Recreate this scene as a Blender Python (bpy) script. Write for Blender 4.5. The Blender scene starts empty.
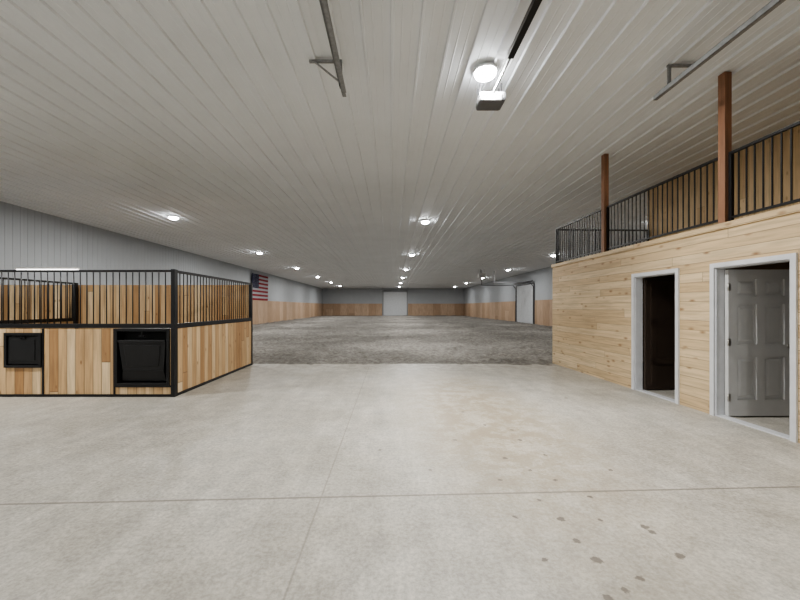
import bpy, bmesh, math, random
from mathutils import Vector, Matrix, noise
random.seed(4)
scene = bpy.context.scene
COL = scene.collection
try:
    scene.view_settings.look = 'AgX - Medium High Contrast'
except Exception as e:
    print(e)

# ---------------------------------------------------------------- materials
def new_mat(name):
    m = bpy.data.materials.new(name); m.use_nodes = True
    nt = m.node_tree; b = nt.nodes["Principled BSDF"]
    return m, nt, b
def N(nt, typ, **kw):
    n = nt.nodes.new(typ)
    for k, v in kw.items(): setattr(n, k, v)
    return n
def math_n(nt, op, a, b=None, c=None):
    n = nt.nodes.new("ShaderNodeMath"); n.operation = op
    for i, v in enumerate((a, b, c)):
        if v is None: continue
        if isinstance(v, (int, float)): n.inputs[i].default_value = v
        else: nt.links.new(v, n.inputs[i])
    return n.outputs[0]
def ramp(nt, fac, stops):
    r = nt.nodes.new("ShaderNodeValToRGB")
    nt.links.new(fac, r.inputs[0])
    e = r.color_ramp.elements
    while len(e) < len(stops): e.new(0.5)
    for i, (p, c) in enumerate(stops):
        e[i].position = p
        e[i].color = (c[0], c[1], c[2], 1) if isinstance(c, (tuple, list)) else (c, c, c, 1)
    return r.outputs[0]
def mix(nt, fac, a, b, mode='MIX'):
    n = nt.nodes.new("ShaderNodeMix"); n.data_type = 'RGBA'; n.blend_type = mode
    for idx, v in ((0, fac), (6, a), (7, b)):
        if isinstance(v, (int, float)): n.inputs[idx].default_value = v
        elif isinstance(v, tuple): n.inputs[idx].default_value = (v[0], v[1], v[2], 1)
        else: nt.links.new(v, n.inputs[idx])
    return n.outputs[2]
def noise_n(nt, vec, scale, detail=4, rough=.55):
    n = nt.nodes.new("ShaderNodeTexNoise")
    n.inputs["Scale"].default_value = scale; n.inputs["Detail"].default_value = detail
    n.inputs["Roughness"].default_value = rough
    if vec is not None: nt.links.new(vec, n.inputs["Vector"])
    return n.outputs["Fac"]
def combine(nt, x, y, z):
    n = nt.nodes.new("ShaderNodeCombineXYZ")
    for i, v in enumerate((x, y, z)):
        if isinstance(v, (int, float)): n.inputs[i].default_value = v
        else: nt.links.new(v, n.inputs[i])
    return n.outputs[0]
def bump(nt, b, h, strength, dist):
    n = nt.nodes.new("ShaderNodeBump"); n.inputs["Strength"].default_value = strength
    n.inputs["Distance"].default_value = dist
    nt.links.new(h, n.inputs["Height"]); nt.links.new(n.outputs[0], b.inputs["Normal"])

def plain(name, col, rough=.5, metal=0., var=.06, scale=6., spec=.5):
    m, nt, b = new_mat(name)
    tc = N(nt, "ShaderNodeTexCoord")
    f = noise_n(nt, tc.outputs["Object"], scale, 3)
    lo = tuple(c*(1-var) for c in col); hi = tuple(min(1, c*(1+var)) for c in col)
    nt.links.new(ramp(nt, f, [(.3, lo), (.7, hi)]), b.inputs["Base Color"])
    b.inputs["Roughness"].default_value = rough; b.inputs["Metallic"].default_value = metal
    b.inputs["Specular IOR Level"].default_value = spec
    return m

def plank_mat(name, horizontal, w, L, c_lo, c_mid, c_hi, knots=.5, groove=.035, rough=.6, kth=.15):
    m, nt, b = new_mat(name)
    tc = N(nt, "ShaderNodeTexCoord"); sp = N(nt, "ShaderNodeSeparateXYZ")
    nt.links.new(tc.outputs["Object"], sp.inputs[0])
    s = math_n(nt, 'ADD', sp.outputs[0], sp.outputs[1]); z = sp.outputs[2]
    across, along = (z, s) if horizontal else (s, z)
    q = math_n(nt, 'DIVIDE', math_n(nt, 'ADD', across, 40.0), w)
    idx = math_n(nt, 'FLOOR', q); fr = math_n(nt, 'FRACT', q)
    wn = N(nt, "ShaderNodeTexWhiteNoise"); wn.noise_dimensions = '1D'
    nt.links.new(idx, wn.inputs["W"])
    q2 = math_n(nt, 'DIVIDE', math_n(nt, 'ADD', along, math_n(nt, 'MULTIPLY', wn.outputs[0], L)), L)
    idx2 = math_n(nt, 'FLOOR', q2); fr2 = math_n(nt, 'FRACT', q2)
    wn2 = N(nt, "ShaderNodeTexWhiteNoise"); wn2.noise_dimensions = '2D'
    nt.links.new(combine(nt, idx, idx2, 0), wn2.inputs["Vector"])
    rnd = wn2.outputs[0]
    base = ramp(nt, rnd, [(0, c_lo), (.5, c_mid), (1, c_hi)])
    off = math_n(nt, 'MULTIPLY', rnd, 37.0)
    gv = combine(nt, math_n(nt, 'MULTIPLY', across, 26.0), math_n(nt, 'MULTIPLY', along, 1.6), off)
    g = noise_n(nt, gv, 1.0, 5, .6)
    dark = ramp(nt, g, [(.35, .74), (.58, 1.0)])
    col = mix(nt, 1.0, base, dark, 'MULTIPLY')
    gv2 = combine(nt, math_n(nt, 'MULTIPLY', across, 7.0), math_n(nt, 'MULTIPLY', along, .8), off)
    g2 = noise_n(nt, gv2, 1.0, 2)
    col = mix(nt, math_n(nt, 'MULTIPLY', ramp(nt, g2, [(.45, 0.), (.7, 1.)]), .4), col, tuple(c*.78 for c in c_lo))
    vo = N(nt, "ShaderNodeTexVoronoi"); vo.inputs["Scale"].default_value = 1.0
    nt.links.new(combine(nt, math_n(nt, 'MULTIPLY', across, 7.0), math_n(nt, 'MULTIPLY', along, 3.2), off), vo.inputs["Vector"])
    k = ramp(nt, vo.outputs["Distance"], [(.05, 1.), (kth, 0.)])
    col = mix(nt, math_n(nt, 'MULTIPLY', k, knots), col, (c_lo[0]*.35, c_lo[1]*.22, c_lo[2]*.14))
    e1 = math_n(nt, 'MINIMUM', fr, math_n(nt, 'SUBTRACT', 1.0, fr))
    e2 = math_n(nt, 'MULTIPLY', math_n(nt, 'MINIMUM', fr2, math_n(nt, 'SUBTRACT', 1.0, fr2)), L/w)
    e = math_n(nt, 'MINIMUM', e1, e2)
    gr = ramp(nt, e, [(groove*.35, 0.), (groove, 1.)])
    col = mix(nt, math_n(nt, 'SUBTRACT', .62, math_n(nt, 'MULTIPLY', gr, .62)), col, tuple(c*.25 for c in c_lo))
    nt.links.new(col, b.inputs["Base Color"])
    b.inputs["Roughness"].default_value = rough
    bump(nt, b, math_n(nt, 'ADD', gr, math_n(nt, 'MULTIPLY', g, .15)), .5, .006)
    return m

M_side = plank_mat("pine_siding", True, .14, 3.6, (.56,.405,.235), (.65,.495,.305), (.71,.565,.37), .75, .038, .6, .22)
M_loft = plank_mat("loft_boards", False, .19, 6., (.60,.43,.24), (.66,.49,.29), (.72,.56,.35), .5, .02)
M_stall = plank_mat("stall_boards", False, .145, 8., (.38,.21,.09), (.60,.41,.22), (.74,.57,.36), .65, .06)
M_wain = plank_mat("wainscot_boards", False, 1.22, 20., (.42,.285,.185), (.49,.345,.235), (.57,.415,.295), .05, .012)
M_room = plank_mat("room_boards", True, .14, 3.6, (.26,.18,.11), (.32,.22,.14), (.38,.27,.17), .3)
M_post = plank_mat("cedar_post", False, .6, 9., (.27,.135,.075), (.29,.15,.085), (.31,.165,.095), .1, .001)
M_black = plain("black_steel", (.010,.010,.011), .42, .2)
M_blk2 = plain("black_panel", (.009,.009,.010), .45, .1, .2)
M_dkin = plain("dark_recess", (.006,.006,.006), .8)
M_white = plain("white_paint", (.78,.78,.77), .4)
M_trim = plain("white_trim", (.60,.61,.63), .4)
M_door = plain("door_paint", (.58,.58,.575), .38, 0, .03)
M_metal = plain("galvanised_steel", (.27,.275,.28), .5, .25, .15, 20)
M_wallm = plain("wall_steel_panel", (.40,.42,.44), .5, 0, .03, 1.2)
M_ceil = plain("ceiling_steel_panel", (.75,.775,.80), .6, 0, .03, .8, .2)
M_ohd = plain("overhead_door_paint", (.60,.62,.64), .45)
M_brass = plain("satin_nickel", (.5,.48,.44), .3, 1.)
M_hous = plain("lamp_housing", (.6,.6,.6), .4)
M_open = plain("opener_casing", (.13,.13,.135), .45, .1)
M_openlt = plain("opener_cover", (.30,.30,.31), .4)
M_heat = plain("heater_casing", (.6,.6,.6), .4)
M_red = plain("flag_red", (.22,.012,.02), .8)
M_blue = plain("flag_blue", (.010,.012,.045), .8)
M_fwhite = plain("flag_white", (.33,.33,.35), .8)

def emis(name, col, s):
    m, nt, b = new_mat(name)
    b.inputs["Base Color"].default_value = (*col, 1)
    b.inputs["Emission Color"].default_value = (*col, 1)
    b.inputs["Emission Strength"].default_value = s
    return m
M_lens = emis("lit_lens", (.98, .99, 1), 75.)
M_tube = emis("lit_tube", (1, .99, .97), 5.)

def concrete():
    m, nt, b = new_mat("concrete")
    tc = N(nt, "ShaderNodeTexCoord"); o = tc.outputs["Object"]
    sp = N(nt, "ShaderNodeSeparateXYZ"); nt.links.new(o, sp.inputs[0])
    x, y = sp.outputs[0], sp.outputs[1]
    big = noise_n(nt, o, .9, 6, .65); mid = noise_n(nt, o, 3.8, 8, .78); fine = noise_n(nt, o, 34, 6, .8)
    col = ramp(nt, big, [(.36, (.385,.36,.31)), (.5, (.44,.415,.365)), (.64, (.49,.468,.42))])
    col = mix(nt, 1., col, ramp(nt, mid, [(.38, .82), (.5, .97), (.62, 1.09)]), 'MULTIPLY')
    col = mix(nt, 1., col, ramp(nt, fine, [(.40, .78), (.60, 1.14)]), 'MULTIPLY')
    strk = noise_n(nt, combine(nt, math_n(nt, 'MULTIPLY', x, 5.), math_n(nt, 'MULTIPLY', y, .7), 0), 1., 6, .7)
    col = mix(nt, 1., col, ramp(nt, strk, [(.4, .92), (.6, 1.04)]), 'MULTIPLY')
    def region(cx, cy, rx, ry, skew=0.):
        xs = math_n(nt, 'SUBTRACT', math_n(nt, 'SUBTRACT', x, cx), math_n(nt, 'MULTIPLY', math_n(nt, 'SUBTRACT', y, cy), skew))
        dx = math_n(nt, 'DIVIDE', xs, rx)
        dy = math_n(nt, 'DIVIDE', math_n(nt, 'SUBTRACT', y, cy), ry)
        d = math_n(nt, 'SQRT', math_n(nt, 'ADD', math_n(nt, 'MULTIPLY', dx, dx), math_n(nt, 'MULTIPLY', dy, dy)))
        return ramp(nt, d, [(.3, 1.), (1., 0.)])
    r1 = region(1.2, 5.2, 1.3, 3.8, -.05)
    st = ramp(nt, noise_n(nt, o, 3.0, 10, .8), [(.44, 0.), (.54, 1.)])
    col = mix(nt, math_n(nt, 'MULTIPLY', r1, .38), col, (.43,.36,.25))
    col = mix(nt, math_n(nt, 'MULTIPLY', math_n(nt, 'MULTIPLY', st, r1), .68), col, (.27,.215,.14))
    edn = N(nt, "ShaderNodeMapRange"); nt.links.new(y, edn.inputs[0])
    edn.inputs[1].default_value = 7.4; edn.inputs[2].default_value = 9.5
    tr = ramp(nt, noise_n(nt, o, 4.5, 8, .75), [(.44, 0.), (.54, 1.)])
    col = mix(nt, math_n(nt, 'MULTIPLY', math_n(nt, 'MULTIPLY', tr, edn.outputs[0]), .75), col, (.22,.20,.165))
    jag = math_n(nt, 'MULTIPLY', math_n(nt, 'SUBTRACT', noise_n(nt, o, 45, 3), .5), .05)
    spots = [(515,517,10),(561,519,17),(577,541,14),(597,560,19),(645,527,15),(652,532,12),(680,556,17),(608,598,14),(625,590,11),
             (590,497,10),(530,470,10),(500,480,10),(545,455,11),(520,440,16),(485,425,14),(512,430,12),(463,412,14),
             (380,450,9),(555,480,10),(600,520,10),(430,470,9),(610,470,9),(540,500,10),(505,458,14),(455,440,12),(640,578,12),(566,398,16),(545,560,9)]
    acc = None
    for px, py, r in spots:
        Y = 540/(py-307); X = (px-391)/360*Y
        dx = math_n(nt, 'SUBTRACT', x, X); dy = math_n(nt, 'SUBTRACT', y, Y)
        d = math_n(nt, 'SQRT', math_n(nt, 'ADD', math_n(nt, 'MULTIPLY', dx, dx), math_n(nt, 'MULTIPLY', dy, dy)))
        d = math_n(nt, 'SUBTRACT', math_n(nt, 'ADD', d, jag), r/1000*1.45)
        acc = d if acc is None else math_n(nt, 'MINIMUM', acc, d)
    dm = ramp(nt, acc, [(.0, 1.), (.006, 0.)])
    col = mix(nt, math_n(nt, 'MULTIPLY', dm, .75), col, (.11,.09,.07))
    j1 = math_n(nt, 'ABSOLUTE', math_n(nt, 'SUBTRACT', math_n(nt, 'SUBTRACT', y, 2.86), math_n(nt, 'MULTIPLY', x, .042)))
    j2 = math_n(nt, 'ABSOLUTE', math_n(nt, 'ADD', x, .55))
    jj = math_n(nt, 'MAXIMUM', ramp(nt, j1, [(.006, 1.), (.015, 0.)]), math_n(nt, 'MULTIPLY', ramp(nt, j2, [(.003, 1.), (.009, 0.)]), .6))
    col = mix(nt, math_n(nt, 'MULTIPLY', jj, .7), col, (.14,.12,.10))
    nt.links.new(col, b.inputs["Base Color"])
    nt.links.new(ramp(nt, mid, [(.3, .45), (.7, .65)]), b.inputs["Roughness"])
    bump(nt, b, fine, .25, .004)
    return m
M_conc = concrete()
def dirt():
    m, nt, b = new_mat("dirt_footing")
    tc = N(nt, "ShaderNodeTexCoord"); o = tc.outputs["Object"]
    a = noise_n(nt, o, .5, 5, .6); c = noise_n(nt, o, 8.5, 6, .7); f = noise_n(nt, o, 50, 4, .7)
    col = ramp(nt, c, [(.36, (.165,.155,.138)), (.5, (.235,.222,.202)), (.64, (.31,.297,.273))])
    col = mix(nt, 1., col, ramp(nt, a, [(.4, .82), (.6, 1.1)]), 'MULTIPLY')
    col = mix(nt, 1., col, ramp(nt, f, [(.35, .78), (.65, 1.12)]), 'MULTIPLY')
    nt.links.new(col, b.inputs["Base Color"]); b.inputs["Roughness"].default_value = .95
    b.inputs["Specular IOR Level"].default_value = .15
    bump(nt, b, math_n(nt, 'ADD', c, math_n(nt, 'MULTIPLY', f, .25)), 1., .05)
    return m
M_dirt = dirt()

# ---------------------------------------------------------------- geometry helpers
def box(bm, x0, x1, y0, y1, z0, z1, mi=0):
    vs = [bm.verts.new(p) for p in ((x0,y0,z0),(x1,y0,z0),(x1,y1,z0),(x0,y1,z0),(x0,y0,z1),(x1,y0,z1),(x1,y1,z1),(x0,y1,z1))]
    for f in ((0,3,2,1),(4,5,6,7),(0,1,5,4),(1,2,6,5),(2,3,7,6),(3,0,4,7)):
        fc = bm.faces.new([vs[i] for i in f]); fc.material_index = mi
def beam(bm, p, q, w, h, mi=0):
    p, q = Vector(p), Vector(q); d = (q-p).normalized()
    up = Vector((0,0,1)) if abs(d.z) < .95 else Vector((0,1,0))
    s = d.cross(up).normalized()*(w/2); u = s.cross(d).normalized()*(h/2)
    vs = [bm.verts.new(c+a*s+b*u) for c in (p,q) for a,b in ((-1,-1),(1,-1),(1,1),(-1,1))]
    for f in ((0,1,2,3),(7,6,5,4),(0,4,5,1),(1,5,6,2),(2,6,7,3),(3,7,4,0)):
        fc = bm.faces.new([vs[i] for i in f]); fc.material_index = mi
def cyl(bm, p, q, r0, r1=None, seg=24, mi=0, smooth=True):
    r1 = r0 if r1 is None else r1
    p, q = Vector(p), Vector(q); d = (q-p)
    rot = d.to_track_quat('Z','Y').to_matrix()
    A = [bm.verts.new(p+rot@Vector((math.cos(t)*r0, math.sin(t)*r0, 0))) for t in [2*math.pi*i/seg for i in range(seg)]]
    B = [bm.verts.new(q+rot@Vector((math.cos(t)*r1, math.sin(t)*r1, 0))) for t in [2*math.pi*i/seg for i in range(seg)]]
    for i in range(seg):
        f = bm.faces.new((A[i],A[(i+1)%seg],B[(i+1)%seg],B[i])); f.smooth = smooth; f.material_index = mi
    f = bm.faces.new(A[::-1]); f.material_index = mi
    f = bm.faces.new(B); f.material_index = mi
def lathe(bm, prof, seg=32, mi=0):
    rings = []
    for r, z in prof:
        rings.append([bm.verts.new((r*math.cos(2*math.pi*i/seg), r*math.sin(2*math.pi*i/seg), z)) for i in range(seg)])
    for a, b in zip(rings, rings[1:]):
        for i in range(seg):
            f = bm.faces.new((a[i], a[(i+1)%seg], b[(i+1)%seg], b[i])); f.smooth = True; f.material_index = mi
    bm.faces.new(rings[0][::-1]); bm.faces.new(rings[-1])
def obj_from(name, bm, mats, parent=None, mat=None, bevel=0, label=None, cat=None, kind=None, group=None, norm=True):
    me = bpy.data.meshes.new(name)
    if norm: bmesh.ops.recalc_face_normals(bm, faces=bm.faces)
    bm.to_mesh(me); bm.free()
    for m in (mats if isinstance(mats, (list, tuple)) else [mats]): me.materials.append(m)
    o = bpy.data.objects.new(name, me); COL.objects.link(o)
    if parent: o.parent = parent
    if mat is not None: o.matrix_local = mat
    if bevel:
        md = o.modifiers.new("bevel", 'BEVEL'); md.width = bevel; md.segments = 2; md.limit_method = 'ANGLE'
    tag(o, label, cat, kind, group)
    return o
def tag(o, label=None, cat=None, kind=None, group=None):
    if label: o["label"] = label
    if cat: o["category"] = cat
    if kind: o["kind"] = kind
    if group: o["group"] = group
def empty(name, loc=(0,0,0), mat=None, **k):
    o = bpy.data.objects.new(name, None); COL.objects.link(o); o.empty_display_size = .2
    o.location = loc
    if mat is not None: o.matrix_world = mat
    tag(o, **k); return o
def copy_part(src, parent, mat):
    c = src.copy(); COL.objects.link(c); c.parent = parent; c.matrix_local = mat; return c
T = Matrix.Translation

def ribbed(u0, u1, v0, v1, fn, period=.229, h=.02, half=.022, top=.012, thick=.04, minor=True):
    bm = bmesh.new(); prof = [(u0, 0)]
    u = u0 + period/2
    while u + half < u1:
        prof += [(u-half, 0), (u-top, h), (u+top, h), (u+half, 0)]
        if minor:
            for c in (u + period/3, u + 2*period/3):
                if c + .03 < u1:
                    prof += [(c-.010, 0), (c-.004, h*.12), (c+.004, h*.12), (c+.010, 0)]
        u += period
    prof.append((u1, 0))
    A = [bm.verts.new(fn(p, d, v0)) for p, d in prof]; B = [bm.verts.new(fn(p, d, v1)) for p, d in prof]
    for i in range(len(prof)-1): bm.faces.new((A[i], A[i+1], B[i+1], B[i]))
    a0, a1 = bm.verts.new(fn(u0, -thick, v0)), bm.verts.new(fn(u1, -thick, v0))
    b0, b1 = bm.verts.new(fn(u0, -thick, v1)), bm.verts.new(fn(u1, -thick, v1))
    bm.faces.new((a0, b0, b1, a1)); bm.faces.new((A[0], B[0], b0, a0)); bm.faces.new((A[-1], a1, b1, B[-1]))
    bm.faces.new(A[::-1]+[a0, a1]); bm.faces.new(B+[b1, b0])
    return bm

XL, XR, YB, YF, ZC = -11.7, 12.5, -5.0, 61.5, 4.67
# ---------------------------------------------------------------- shell
bm = bmesh.new(); box(bm, XL, XR, YB, 9.5, -.12, 0)
obj_from("floor", bm, M_conc, label="stained pale concrete slab with control joints", cat="floor", kind="structure")

bm = bmesh.new()
ys = []; y = 9.2
while y < YF: ys.append(y); y += .06 + (y-9.2)*.009
ys.append(YF)
nx = 320
rows = []
for y in ys:
    r = []
    for i in range(nx+1):
        x = XL + (XR-XL)*i/nx
        e = min(1., max(0., (y-9.2)/.7))
        n = noise.noise(Vector((x*1.1, y*1.1, 0)))*.06 + noise.noise(Vector((x*3.6, y*3.6, 3)))*.075 + noise.noise(Vector((x*.3, y*.3, 7)))*.05
        r.append(bm.verts.new((x, y, -.035 + e*.06 + n*(.5+.5*e) )))
    rows.append(r)
for a, b in zip(rows, rows[1:]):
    for i in range(nx):
        f = bm.faces.new((a[i], a[i+1], b[i+1], b[i])); f.smooth = True
obj_from("floor.001", bm, M_dirt, label="loose churned grey-brown dirt riding arena footing", cat="arena dirt", kind="structure")

bm = ribbed(XL, XR, YB, YF, lambda u, d, v: (u, v, ZC-d), period=.33, h=.032, half=.022, top=.012)
obj_from("ceiling", bm, M_ceil, label="white ribbed steel ceiling panels", cat="ceiling", kind="structure")
bm = ribbed(YB, YF, 0, ZC, lambda u, d, v: (XL+d, u, v), h=.012)
obj_from("wall_left", bm, M_wallm, label="pale grey ribbed steel wall panels", cat="wall", kind="structure")
bm = ribbed(YB, YF, 0, ZC, lambda u, d, v: (XR-d, u, v), h=.012)
obj_from("wall_right", bm, M_wallm, label="pale grey ribbed steel wall panels", cat="wall", kind="structure")
bm = ribbed(XL, XR, 0, ZC, lambda u, d, v: (u, YF-d, v))
obj_from("wall_far", bm, M_wallm, label="pale grey ribbed steel end wall", cat="wall", kind="structure")
bm = ribbed(XL, XR, 0, ZC, lambda u, d, v: (u, YB+d, v))
obj_from("wall_near", bm, M_wallm, label="pale grey ribbed steel entry wall", cat="wall", kind="structure")

def wains(name, *bx):
    bm = bmesh.new()
    for b_ in bx: box(bm, *b_)
    o = obj_from(name, bm, M_wain, label="vertical pine board kickwall panelling", cat="wall panelling", kind="structure")
WZ = 2.08
wains("trim_1", (XL+.02, XL+.12, 9.6, YF-.02, 0, WZ))
wains("trim_2", (XR-.12, XR-.02, 9.9, 31.0, 0, WZ))
wains("trim_3", (XR-.12, XR-.02, 36.0, YF-.02, 0, WZ))
wains("trim_4", (XL+.13, -1.5, YF-.12, YF-.02, 0, WZ))
wains("trim_5", (2.9, XR-.13, YF-.12, YF-.02, 0, WZ))

def ohdoor(name, w, h, M, label, M_tr):
    root = empty(name, mat=M, label=label, cat="overhead door", kind="structure")
    bm = bmesh.new(); n = 7
    box(bm, -w/2, w/2, .0, .03, 0, h)
    for i in range(n):
        z0, z1 = i*h/n, (i+1)*h/n
        box(bm, -w/2, w/2, -.03, .0, z0+.012, z1-.012)
        k = 6
        for j in range(k):
            x0 = -w/2+j*w/k; box(bm, x0+.08, x0+w/k-.08, -.045, -.03, z0+.1, z1-.1)
    obj_from("door_panel", bm, M_ohd, parent=root)
    bm = bmesh.new()
    box(bm, -w/2-.1, -w/2, -.07, .03, 0, h+.1); box(bm, w/2, w/2+.1, -.07, .03, 0, h+.1); box(bm, -w/2, w/2, -.07, .03, h, h+.1)
    obj_from("door_frame", bm, M_tr, parent=root)
    bm = bmesh.new()
    for s in (-1, 1):
        beam(bm, (s*(w/2+.03), -.1, .0), (s*(w/2+.03), -.1, h-.25), .06, .06)
        beam(bm, (s*(w/2+.03), -.1, h-.25), (s*(w/2+.03), -.35, h+.1), .06, .06)
        beam(bm, (s*(w/2+.03), -.35, h+.1), (s*(w/2+.03), -3.6, h+.14), .06, .06)
        beam(bm, (s*(w/2+.03), -3.5, h+.14), (s*(w/2+.03), -3.5, ZC), .05, .05)
    cyl(bm, (-w/2-.1, -.2, h+.25), (w/2+.1, -.2, h+.25), .05, seg=10)
    obj_from("door_track", bm, M_tr, parent=root)
ohdoor("door_3", 4.0, 4.05, T((.7, YF-.03, .02)), "white sectional overhead door in the far end wall", M_metal)
M_dktrk = plain("dark_steel_track", (.12,.12,.125), .5, .3)
ohdoor("door_4", 4.3, 3.5, T((XR-.03, 33.5, .02)) @ Matrix.Rotation(-math.pi/2, 4, 'Z'), "white sectional overhead door in the side wall", M_dktrk)

# ---------------------------------------------------------------- building with loft
MB = T((4.5, 3.97, 0)) @ Matrix.Rotation(math.radians(1.83), 4, 'Z')
d1 = (1.63, 2.56); d2 = (.06, 1.0); DH = 2.05; BT = 2.6; y0, y1 = -8.7, 5.66; TW = .12; LX = 7.6
bm = bmesh.new()
box(bm, 0, TW, y0, d2[0], 0, BT); box(bm, 0, TW, d2[1], d1[0], 0, BT); box(bm, 0, TW, d1[1], y1, 0, BT)
box(bm, 0, TW, d2[0], d2[1], DH, BT); box(bm, 0, TW, d1[0], d1[1], DH, BT)
obj_from("wall_office", bm, M_side, mat=MB, label="pale knotty pine horizontal plank wall with two doorways", cat="wall", kind="structure")
bm = bmesh.new(); box(bm, TW, LX, y1-TW, y1, 0, BT)
obj_from("wall_office_end", bm, M_side, mat=MB, label="pine plank end wall of the office", cat="wall", kind="structure")
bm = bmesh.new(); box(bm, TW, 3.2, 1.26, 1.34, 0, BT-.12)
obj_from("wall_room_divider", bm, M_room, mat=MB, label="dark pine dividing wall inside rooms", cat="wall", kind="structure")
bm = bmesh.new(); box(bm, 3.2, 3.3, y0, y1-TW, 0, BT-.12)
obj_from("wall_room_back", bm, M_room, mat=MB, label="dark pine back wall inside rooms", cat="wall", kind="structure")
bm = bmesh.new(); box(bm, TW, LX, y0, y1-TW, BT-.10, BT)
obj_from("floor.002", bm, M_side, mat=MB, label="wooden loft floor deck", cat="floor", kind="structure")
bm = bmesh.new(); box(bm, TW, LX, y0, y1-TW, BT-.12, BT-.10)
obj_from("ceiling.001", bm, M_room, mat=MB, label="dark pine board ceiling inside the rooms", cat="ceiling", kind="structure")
bm = bmesh.new(); box(bm, -.02, .2, y0, y1+.02, BT, BT+.03); box(bm, -.025, 0, y0, y1+.02, BT-.05, BT+.03)
obj_from("trim_6", bm, M_side, mat=MB, label="pine cap board along the loft edge", cat="trim", kind="structure")
bm = bmesh.new(); box(bm, 2.6, 2.72, y0, y1, BT, ZC-.02); box(bm, 2.72, LX, y1-.12, y1, BT, ZC-.02)
obj_from("wall_loft", bm, M_loft, mat=MB, label="vertical pine board wall on the loft", cat="wall", kind="structure")
def casing(name, d):
    bm = bmesh.new(); a, b_ = d; c = .05
    box(bm, -.025, 0, a-c, a+.01, 0, DH+c); box(bm, -.025, 0, b_-.01, b_+c, 0, DH+c); box(bm, -.025, 0, a+.01, b_-.01, DH-.01, DH+c)
    box(bm, 0, TW+.01, a, a+.025, 0, DH); box(bm, 0, TW+.01, b_-.025, b_, 0, DH); box(bm, 0, TW+.01, a+.025, b_-.025, DH-.025, DH)
    box(bm, .0, TW, a+.025, b_-.025, 0, .015)
    obj_from(name, bm, M_trim, mat=MB, label="white painted door casing and jamb", cat="door frame", kind="structure")
casing("trim_7", d1); casing("trim_8", d2)

def six_panel(name, M, w=.89, h=1.99, label=""):
    t = .05
    root = empty(name, mat=M, label=label, cat="door", kind="structure")
    cols = [(.12, w/2-.055), (w/2+.055, w-.12)]
    rws = [(.22, .80), (.97, 1.52), (1.63, 1.86)]
    bm = bmesh.new(); r = .024
    box(bm, 0, w, r, t-r, 0, h)
    for s in (0, 1):
        ya, yb = (0, r) if s == 0 else (t-r, t)
        box(bm, 0, cols[0][0], ya, yb, 0, h); box(bm, cols[0][1], cols[1][0], ya, yb, 0, h); box(bm, cols[1][1], w, ya, yb, 0, h)
        zz = [0] + [v for p in rws for v in p] + [h]
        for (a, b_) in cols:
            for i in range(0, len(zz), 2): box(bm, a, b_, ya, yb, zz[i], zz[i+1])
            for (z0, z1) in rws:
                m0, m1 = .03, .060
                yo = r if s == 0 else t-r; yt = .012 if s == 0 else t-.012
                A = [bm.verts.new(p) for p in ((a+m0,yo,z0+m0),(b_-m0,yo,z0+m0),(b_-m0,yo,z1-m0),(a+m0,yo,z1-m0))]
                B = [bm.verts.new(p) for p in ((a+m1,yt,z0+m1),(b_-m1,yt,z0+m1),(b_-m1,yt,z1-m1),(a+m1,yt,z1-m1))]
                for i in range(4): bm.faces.new((A[i], A[(i+1)%4], B[(i+1)%4], B[i]))
                bm.faces.new(B); bm.faces.new(A[::-1])
    obj_from("door_leaf", bm, M_door, parent=root)
    for z in (.25, 1.0, 1.75):
        bm = bmesh.new(); cyl(bm, (-.008, -.008, z-.05), (-.008, -.008, z+.05), .009, seg=12); box(bm, -.003, .03, -.004, .0, z-.05, z+.05)
        obj_from("hinge", bm, M_brass, parent=root, label="satin metal hinge")
    for s in (-1, 1):
        bm = bmesh.new(); yb = 0 if s < 0 else t
        cyl(bm, (w-.06, yb, .95), (w-.06, yb+s*.01, .95), .03)
        cyl(bm, (w-.06, yb+s*.01, .95), (w-.06, yb+s*.045, .95), .012)
        cyl(bm, (w-.06, yb+s*.04, .95), (w-.06, yb+s*.06, .95), .024, .02)
        obj_from("door_knob", bm, M_brass, parent=root, label="satin metal round knob")
six_panel("door_1", MB @ T((TW-.01, d2[1]-.085, .02)) @ Matrix.Rotation(math.radians(-1.5), 4, 'Z'), label="white six-panel door swung open into the room")
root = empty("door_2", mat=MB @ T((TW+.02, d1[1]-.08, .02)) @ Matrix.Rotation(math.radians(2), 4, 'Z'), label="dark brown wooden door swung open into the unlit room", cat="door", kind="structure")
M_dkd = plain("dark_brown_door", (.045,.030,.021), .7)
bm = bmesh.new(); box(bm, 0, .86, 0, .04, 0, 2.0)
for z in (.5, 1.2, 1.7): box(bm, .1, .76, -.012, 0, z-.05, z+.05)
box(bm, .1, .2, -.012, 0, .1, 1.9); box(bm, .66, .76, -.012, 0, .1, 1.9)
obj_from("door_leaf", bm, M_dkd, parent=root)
bm = bmesh.new(); cyl(bm, (.79, 0, .95), (.79, -.05, .95), .012); cyl(bm, (.79, -.05, .95), (.79, -.075, .95), .026, .02)
obj_from("door_knob", bm, M_brass, parent=root)

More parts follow.
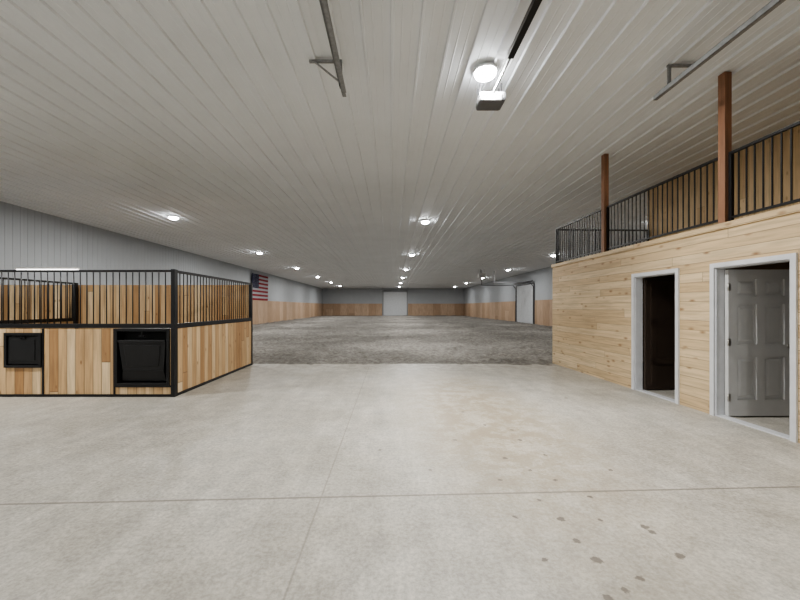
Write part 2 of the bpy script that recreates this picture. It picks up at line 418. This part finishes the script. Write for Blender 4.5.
for ly in (3.49, .90):
    bm = bmesh.new(); box(bm, -.05, .05, -.05, .05, 0, ZC-BT-.045)
    obj_from("wooden_post", bm, M_post, mat=MB @ T((.045, ly, BT+.03)), bevel=.006,
             label="reddish-brown square timber post from loft edge to ceiling", cat="post", group="timber loft posts")
bm = bmesh.new(); box(bm, -.007, .007, -.007, .007, 0, .83)
bal_mesh = obj_from("baluster", bm, M_black)
def railing(p, q, grp="black loft railing sections"):
    p, q = Vector(p), Vector(q); L = (q-p).length
    ang = math.atan2(q.y-p.y, q.x-p.x)
    root = empty("railing", mat=MB @ T((p.x, p.y, BT+.03)) @ Matrix.Rotation(ang, 4, 'Z'), label="black steel guard railing with vertical balusters on loft edge", cat="railing", group=grp)
    bm = bmesh.new(); box(bm, 0, L, -.02, .02, .905, .94); obj_from("top_rail", bm, M_black, parent=root, bevel=.004)
    bm = bmesh.new(); box(bm, 0, L, -.016, .016, .05, .078); obj_from("bottom_rail", bm, M_black, parent=root)
    for x in (.02, L-.02):
        bm = bmesh.new(); box(bm, x-.02, x+.02, -.02, .02, 0, .905); obj_from("rail_post", bm, M_black, parent=root)
    n = int(round((L-.04)/.10))
    for i in range(1, n):
        copy_part(bal_mesh, root, T((.02+(L-.04)*i/n, 0, .075)))
railing((.06, -3.2), (.06, .845)); railing((.06, .955), (.06, 3.435)); railing((.06, 3.545), (.06, y1-.08))
railing((.11, y1-.06), (2.58, y1-.06))
bpy.data.objects.remove(bal_mesh)

# ---------------------------------------------------------------- horse stall
SX, SY, SYB, SXL = -3.6, 6.0, 9.3, -8.1
stall = empty("horse_stall", (SX-2.2, SY+1.6, 0), label="black steel framed horse stall with pine boards and barred upper grille", cat="horse stall")
inv = T((-(SX-2.2), -(SY+1.6), 0))
MID0, MID1, TOP = 1.14, 1.22, 2.12
def spart(name, bm, m, parent=None, **k):
    o = obj_from(name, bm, m, **k)
    o.parent = parent or stall
    o.matrix_local = inv if parent is None else Matrix.Identity(4)
    return o
bm = bmesh.new(); cyl(bm, (0,0,0), (0,0,TOP-.04-MID1), .0085, seg=8)
bar_src = obj_from("grille_bar", bm, M_black)
def bars(parent, p, q, step=.11):
    p, q = Vector(p), Vector(q); L = (q-p).length; n = int(round(L/step))
    for i in range(1, n):
        c = p.lerp(q, i/n); copy_part(bar_src, parent, T((c.x, c.y, MID1)))
PW_ = .065
bm = bmesh.new()
xs0, xs1 = SXL, SX
box(bm, xs1-PW_, xs1, SY-.01, SY+.08, 0, TOP+.01)
box(bm, xs0-.05, xs0+.05, SY, SY+.08, 0, TOP)
box(bm, xs0+.05, xs1-PW_, SY, SY+.06, 0, .045)
box(bm, xs0+.05, xs1-PW_, SY, SY+.06, MID0+.01, MID1)
box(bm, xs0+.05, xs1-PW_, SY, SY+.05, TOP-.035, TOP)
F1 = (-4.60, -3.69, .19, 1.14); F2 = (-6.44, -5.82, .49, 1.07)
box(bm, F1[0]-.03, F1[0], SY-.003, SY+.05, .045, MID0)
box(bm, F2[1], F2[1]+.03, SY-.003, SY+.05, .045, MID0)
box(bm, F1[0], xs1-PW_, SY-.003, SY+.05, F1[2]-.03, F1[2])
front = spart("front_panel", bm, M_black, bevel=.003)
bm = bmesh.new()
def bd(x0, x1, z0, z1): box(bm, x0, x1, SY+.01, SY+.045, z0, z1)
bd(xs0+.05, F2[0], .045, MID0); bd(F2[0], F2[1], .045, F2[2]); bd(F2[0], F2[1], F2[3], MID0)
bd(F2[1]+.03, F1[0]-.03, .045, MID0); bd(F1[0], xs1-PW_, .045, F1[2]-.03); bd(F1[1], xs1-PW_, F1[2], MID0)
spart("board_infill", bm, M_stall, parent=front)
bars(front, (xs0+.05, SY+.025, 0), (xs1-PW_, SY+.025, 0))
def slab(bm, v, th):
    vs = [bm.verts.new(p) for p in v] + [bm.verts.new((p[0], p[1]+th, p[2])) for p in v]
    for f in ((0,1,2,3),(7,6,5,4),(0,4,5,1),(1,5,6,2),(2,6,7,3),(3,7,4,0)): bm.faces.new([vs[i] for i in f])
def feeder(F, big):
    x0, x1, z0, z1 = F
    bm = bmesh.new(); w = .045
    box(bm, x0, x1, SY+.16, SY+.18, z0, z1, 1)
    box(bm, x0, x0+w, SY-.02, SY+.17, z0, z1); box(bm, x1-w, x1, SY-.02, SY+.17, z0, z1)
    box(bm, x0+w, x1-w, SY-.02, SY+.17, z0, z0+w); box(bm, x0+w, x1-w, SY-.02, SY+.17, z1-w, z1)
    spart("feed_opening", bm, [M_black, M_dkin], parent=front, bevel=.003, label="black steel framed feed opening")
    bm = bmesh.new()
    a0, a1 = x0+w+.015, x1-w-.015
    if big:
        zt = z1-.22; zb = z0+w+.2
        slab(bm, [(a0, SY-.01, zt), (a1, SY-.01, zt), (a1-.05, SY+.02, zb), (a0+.05, SY+.02, zb)], .03)
        box(bm, a0, a1, SY-.03, SY+.03, zt-.01, zt+.03)
        slab(bm, [(a0+.09, SY-.018, zt-.06), (a1-.09, SY-.018, zt-.06), (a1-.13, SY+.008, zb+.07), (a0+.13, SY+.008, zb+.07)], .02)
        slab(bm, [(a0+.05, SY+.02, zb), (a1-.05, SY+.02, zb), (a1-.02, SY+.05, z0+w+.02), (a0+.02, SY+.05, z0+w+.02)], .02)
    else:
        box(bm, a0, a1, SY-.0, SY+.02, z0+w+.015, z1-w-.015)
        box(bm, a0+.05, a1-.05, SY-.01, SY+.0, z0+w+.07, z1-w-.07)
    spart("feed_door", bm, M_blk2, parent=front, bevel=.006, label="moulded black feeder" if big else "flat black steel feeder flap")
    bm = bmesh.new(); cx = (x0+x1)/2; zz = z1-.13 if big else z1-.085
    box(bm, cx-.05, cx+.05, SY-.03, SY+.0, zz-.012, zz+.012); cyl(bm, (cx, SY-.03, zz), (cx, SY-.05, zz), .012, seg=12)
    if big: box(bm, cx-.01, cx+.01, SY-.02, SY+.0, zz, z1-.04)
    spart("latch", bm, M_black, parent=front, label="black slide latch")
feeder(F1, True); feeder(F2, False)
bm = bmesh.new()
box(bm, SX-.07, SX, SYB, SYB+.07, 0, TOP)
for z0, z1 in ((0, .05), (MID0, MID1), (TOP-.04, TOP)): box(bm, SX-.06, SX, SY+.08, SYB, z0, z1)
side = spart("side_panel", bm, M_black, bevel=.003)
bm = bmesh.new(); box(bm, SX-.045, SX-.01, SY+.08, SYB, .05, MID0); spart("board_infill", bm, M_stall, parent=side)
bars(side, (SX-.03, SY+.08, 0), (SX-.03, SYB, 0))
bm = bmesh.new()
box(bm, SXL-.06, SXL+.04, SYB-.1, SYB-.02, 0, TOP)
for z0, z1 in ((0, .05), (MID0, MID1), (TOP-.04, TOP)): box(bm, SXL-.04, SXL+.02, SY+.08, SYB-.1, z0, z1)
part = spart("partition_panel", bm, M_black)
bm = bmesh.new(); box(bm, SXL-.03, SXL+.01, SY+.08, SYB-.1, .05, MID0); spart("board_infill", bm, M_stall, parent=part)
bars(part, (SXL-.01, SY+.08, 0), (SXL-.01, SYB-.1, 0))
bm = bmesh.new(); box(bm, XL+.15, SX-.07, SYB, SYB+.06, 0, 2.07)
spart("back_wall", bm, M_stall, label="vertical pine board stall back wall")
bpy.data.objects.remove(bar_src)

# ---------------------------------------------------------------- flag
root = empty("national_flag", (XL+.0, 29.9, 2.09), label="United States flag hung flat on the steel wall", cat="flag")
L, H = 3.95, 2.25; nxf = 24
def wav(u, v): return .125 + .02*math.sin(u*3.1+v*.8) + .008*math.sin(u*7)
bm = bmesh.new()
for r in range(13):
    z0, z1 = H-(r+1)*H/13, H-r*H/13
    for i in range(nxf):
        u0, u1 = L*i/nxf, L*(i+1)/nxf
        mi = 2 if (r < 7 and u1 <= L*.42) else (0 if r % 2 == 0 else 1)
        f = bm.faces.new([bm.verts.new((wav(u, z), u, z)) for u, z in ((u0, z0), (u1, z0), (u1, z1), (u0, z1))]); f.material_index = mi
bmesh.ops.remove_doubles(bm, verts=bm.verts, dist=.0005)
obj_from("flag_cloth", bm, [M_red, M_fwhite, M_blue], parent=root)
bm = bmesh.new()
cw, ch = L*.4, H*7/13
for r in range(9):
    for c in range(11):
        if (r+c) % 2: continue
        u, z = cw*(c+1)/12, H-ch*(r+1)/10
        vs = []
        for k in range(10):
            rr = .045 if k % 2 == 0 else .018; t_ = math.pi/2+k*math.pi/5
            uu, zz = u+rr*math.cos(t_), z+rr*math.sin(t_)
            vs.append(bm.verts.new((wav(uu, zz)+.012, uu, zz)))
        bm.faces.new(vs)
obj_from("star_field", bm, M_fwhite, parent=root, label="fifty white stars")

# ---------------------------------------------------------------- ceiling lights
bm = bmesh.new(); lathe(bm, [(.06, .0), (.155, -.0), (.16, -.03), (.15, -.036)])
hous = obj_from("lamp_housing", bm, M_hous)
bm = bmesh.new(); lathe(bm, [(.14, -.034), (.14, -.055), (.125, -.080), (.08, -.098), (.03, -.105), (.01, -.106)])
lens = obj_from("lamp_lens", bm, M_lens)
LW = (1, .99, .965)
def lamp(x, y, P, z=ZC-.03):
    r = empty("ceiling_light", (x, y, z), label="round white flush LED ceiling light, switched on", cat="ceiling light", group="round LED ceiling lights")
    copy_part(hous, r, Matrix.Identity(4)); copy_part(lens, r, Matrix.Identity(4))
    ld = bpy.data.lights.new("lamp_glow", 'AREA'); ld.shape = 'DISK'; ld.size = .24; ld.energy = P; ld.color = LW
    lo = bpy.data.objects.new("lamp_glow", ld); COL.objects.link(lo); lo.parent = r; lo.location = (0, 0, -.112)
PW = 262
for k in range(-1, 7): lamp(1.25, 4.77+8.36*k, PW*(1.1 if k < 1 else 1))
for k in range(-1, 7): lamp(-7.55, 4.3+8.2*k, PW*.9)
for k in range(1, 7): lamp(9.8, 4.3+8.4*k+.6, PW*.35)
for k in (hous, lens): bpy.data.objects.remove(k)
root = empty("door_fill_light", tuple(MB @ Vector((1.3, -.9, BT-.12))), label="unseen square glowing panel added in the room to brighten the open door", cat="ceiling light")  # invented lamp, out of view, added to brighten the open door leaf
bm = bmesh.new(); box(bm, -.2, .2, -.2, .2, -.03, 0); obj_from("lamp_housing", bm, M_white, parent=root, bevel=.004)
bm = bmesh.new(); box(bm, -.17, .17, -.17, .17, -.036, -.03); obj_from("lamp_lens", bm, emis("fill_lens", (1, .98, .94), 13.), parent=root)  # emissive face of the added fill panel

root = empty("tube_light", (-9.45, 9.9, 2.52), label="long white fluorescent tube light hung on thin wires", cat="tube light")
bm = bmesh.new(); box(bm, -.85, .85, -.05, .05, .02, .06)
obj_from("fixture_body", bm, M_white, parent=root)
for x in (-.7, .7):
    bm = bmesh.new(); cyl(bm, (x, 0, .05), (x, 0, ZC-2.52), .0015, seg=6); obj_from("hanging_wire", bm, M_white, parent=root)
bm = bmesh.new(); cyl(bm, (-.84, 0, 0), (.84, 0, 0), .022, seg=16); obj_from("tube", bm, M_tube, parent=root)

# ---------------------------------------------------------------- overhead door tracks and opener
TZ = 4.33
def track(x, s, ye):
    root = empty("door_track", (x, ye, TZ), label="galvanised overhead door track hung from ceiling by angle brackets", cat="door track", group="overhead door tracks")
    bm = bmesh.new()
    Lk = ye-YB-.03
    box(bm, -.025, -.019, -Lk, 0, -.03, .03); box(bm, -.025, .025, -Lk, 0, .026, .03); box(bm, -.025, .025, -Lk, 0, -.03, -.026)
    box(bm, s*.03-.003, s*.03+.003, -Lk, -.05, .0, .055); box(bm, min(0, s*.055)+0, max(0, s*.055), -Lk, -.05, .05, .055)
    obj_from("track_rail", bm, M_metal, parent=root)
    for yy in (-.22, -2.6):
        bm = bmesh.new(); zt = ZC-TZ-.034
        beam(bm, (s*.0, yy, zt-.012), (s*.42, yy, zt-.012), .04, .025)
        beam(bm, (s*.02, yy, zt), (s*.02, yy, -.02), .04, .02)
        beam(bm, (s*.36, yy, zt-.01), (s*.03, yy+.0, .03), .035, .012)
        obj_from("hanger_bracket", bm, M_metal, parent=root)
track(-.62, -1, 4.8); track(3.58, 1, 4.88)

root = empty("door_opener", (1.40, 5.07, 4.33), label="grey ceiling-mounted garage door opener motor with black rail", cat="garage door opener")
bm = bmesh.new(); box(bm, -.18, .18, -.15, .15, 0, .13); obj_from("motor_casing", bm, M_open, parent=root, bevel=.035)
bm = bmesh.new(); box(bm, -.12, .12, -.17, -.13, -.01, .09); obj_from("light_cover", bm, M_openlt, parent=root, bevel=.015)
bm = bmesh.new(); box(bm, -.035, .035, -10, -.85, .08, .14); obj_from("opener_rail", bm, M_black, parent=root)
bm = bmesh.new(); box(bm, -.012, .012, -.85, -.12, .09, .11); obj_from("rail_link", bm, M_open, parent=root)
for sx in (-.15, .15):
    for sy in (-.02, .1):
        bm = bmesh.new(); beam(bm, (sx, sy, .10), (sx, sy, ZC-4.33-.03), .02, .005)
        obj_from("hanger_strap", bm, M_open, parent=root)

root = empty("unit_heater", (7.6, 30.2, 3.95), label="small suspended unit heater hung from the steel ceiling", cat="heater")
bm = bmesh.new(); box(bm, -.3, .3, -.25, .25, 0, .38)
for i in range(5): box(bm, -.26, .26, -.28, -.25, .05+i*.06, .07+i*.06)
obj_from("heater_body", bm, M_heat, parent=root, bevel=.01)
for sx in (-.25, .25):
    bm = bmesh.new(); cyl(bm, (sx, 0, .38), (sx, 0, ZC-3.95-.01), .012, seg=8); obj_from("hanger_rod", bm, M_heat, parent=root)
bm = bmesh.new(); cyl(bm, (0, .15, .38), (0, .15, ZC-3.95-.01), .07, seg=14)
obj_from("vent_pipe", bm, M_heat, parent=root)

# ---------------------------------------------------------------- world and camera
w = bpy.data.worlds.new("World"); scene.world = w; w.use_nodes = True
w.node_tree.nodes["Background"].inputs[0].default_value = (.5, .52, .55, 1)
w.node_tree.nodes["Background"].inputs[1].default_value = .1
cd = bpy.data.cameras.new("camera"); cd.sensor_width = 36; cd.lens = 360/800*36
cd.shift_x = 9/800; cd.shift_y = 7/800; cd.clip_start = .05; cd.clip_end = 200
co = bpy.data.objects.new("camera", cd); COL.objects.link(co)
co.location = (0, 0, 1.5); co.rotation_euler = (math.pi/2, 0, 0)
scene.camera = co
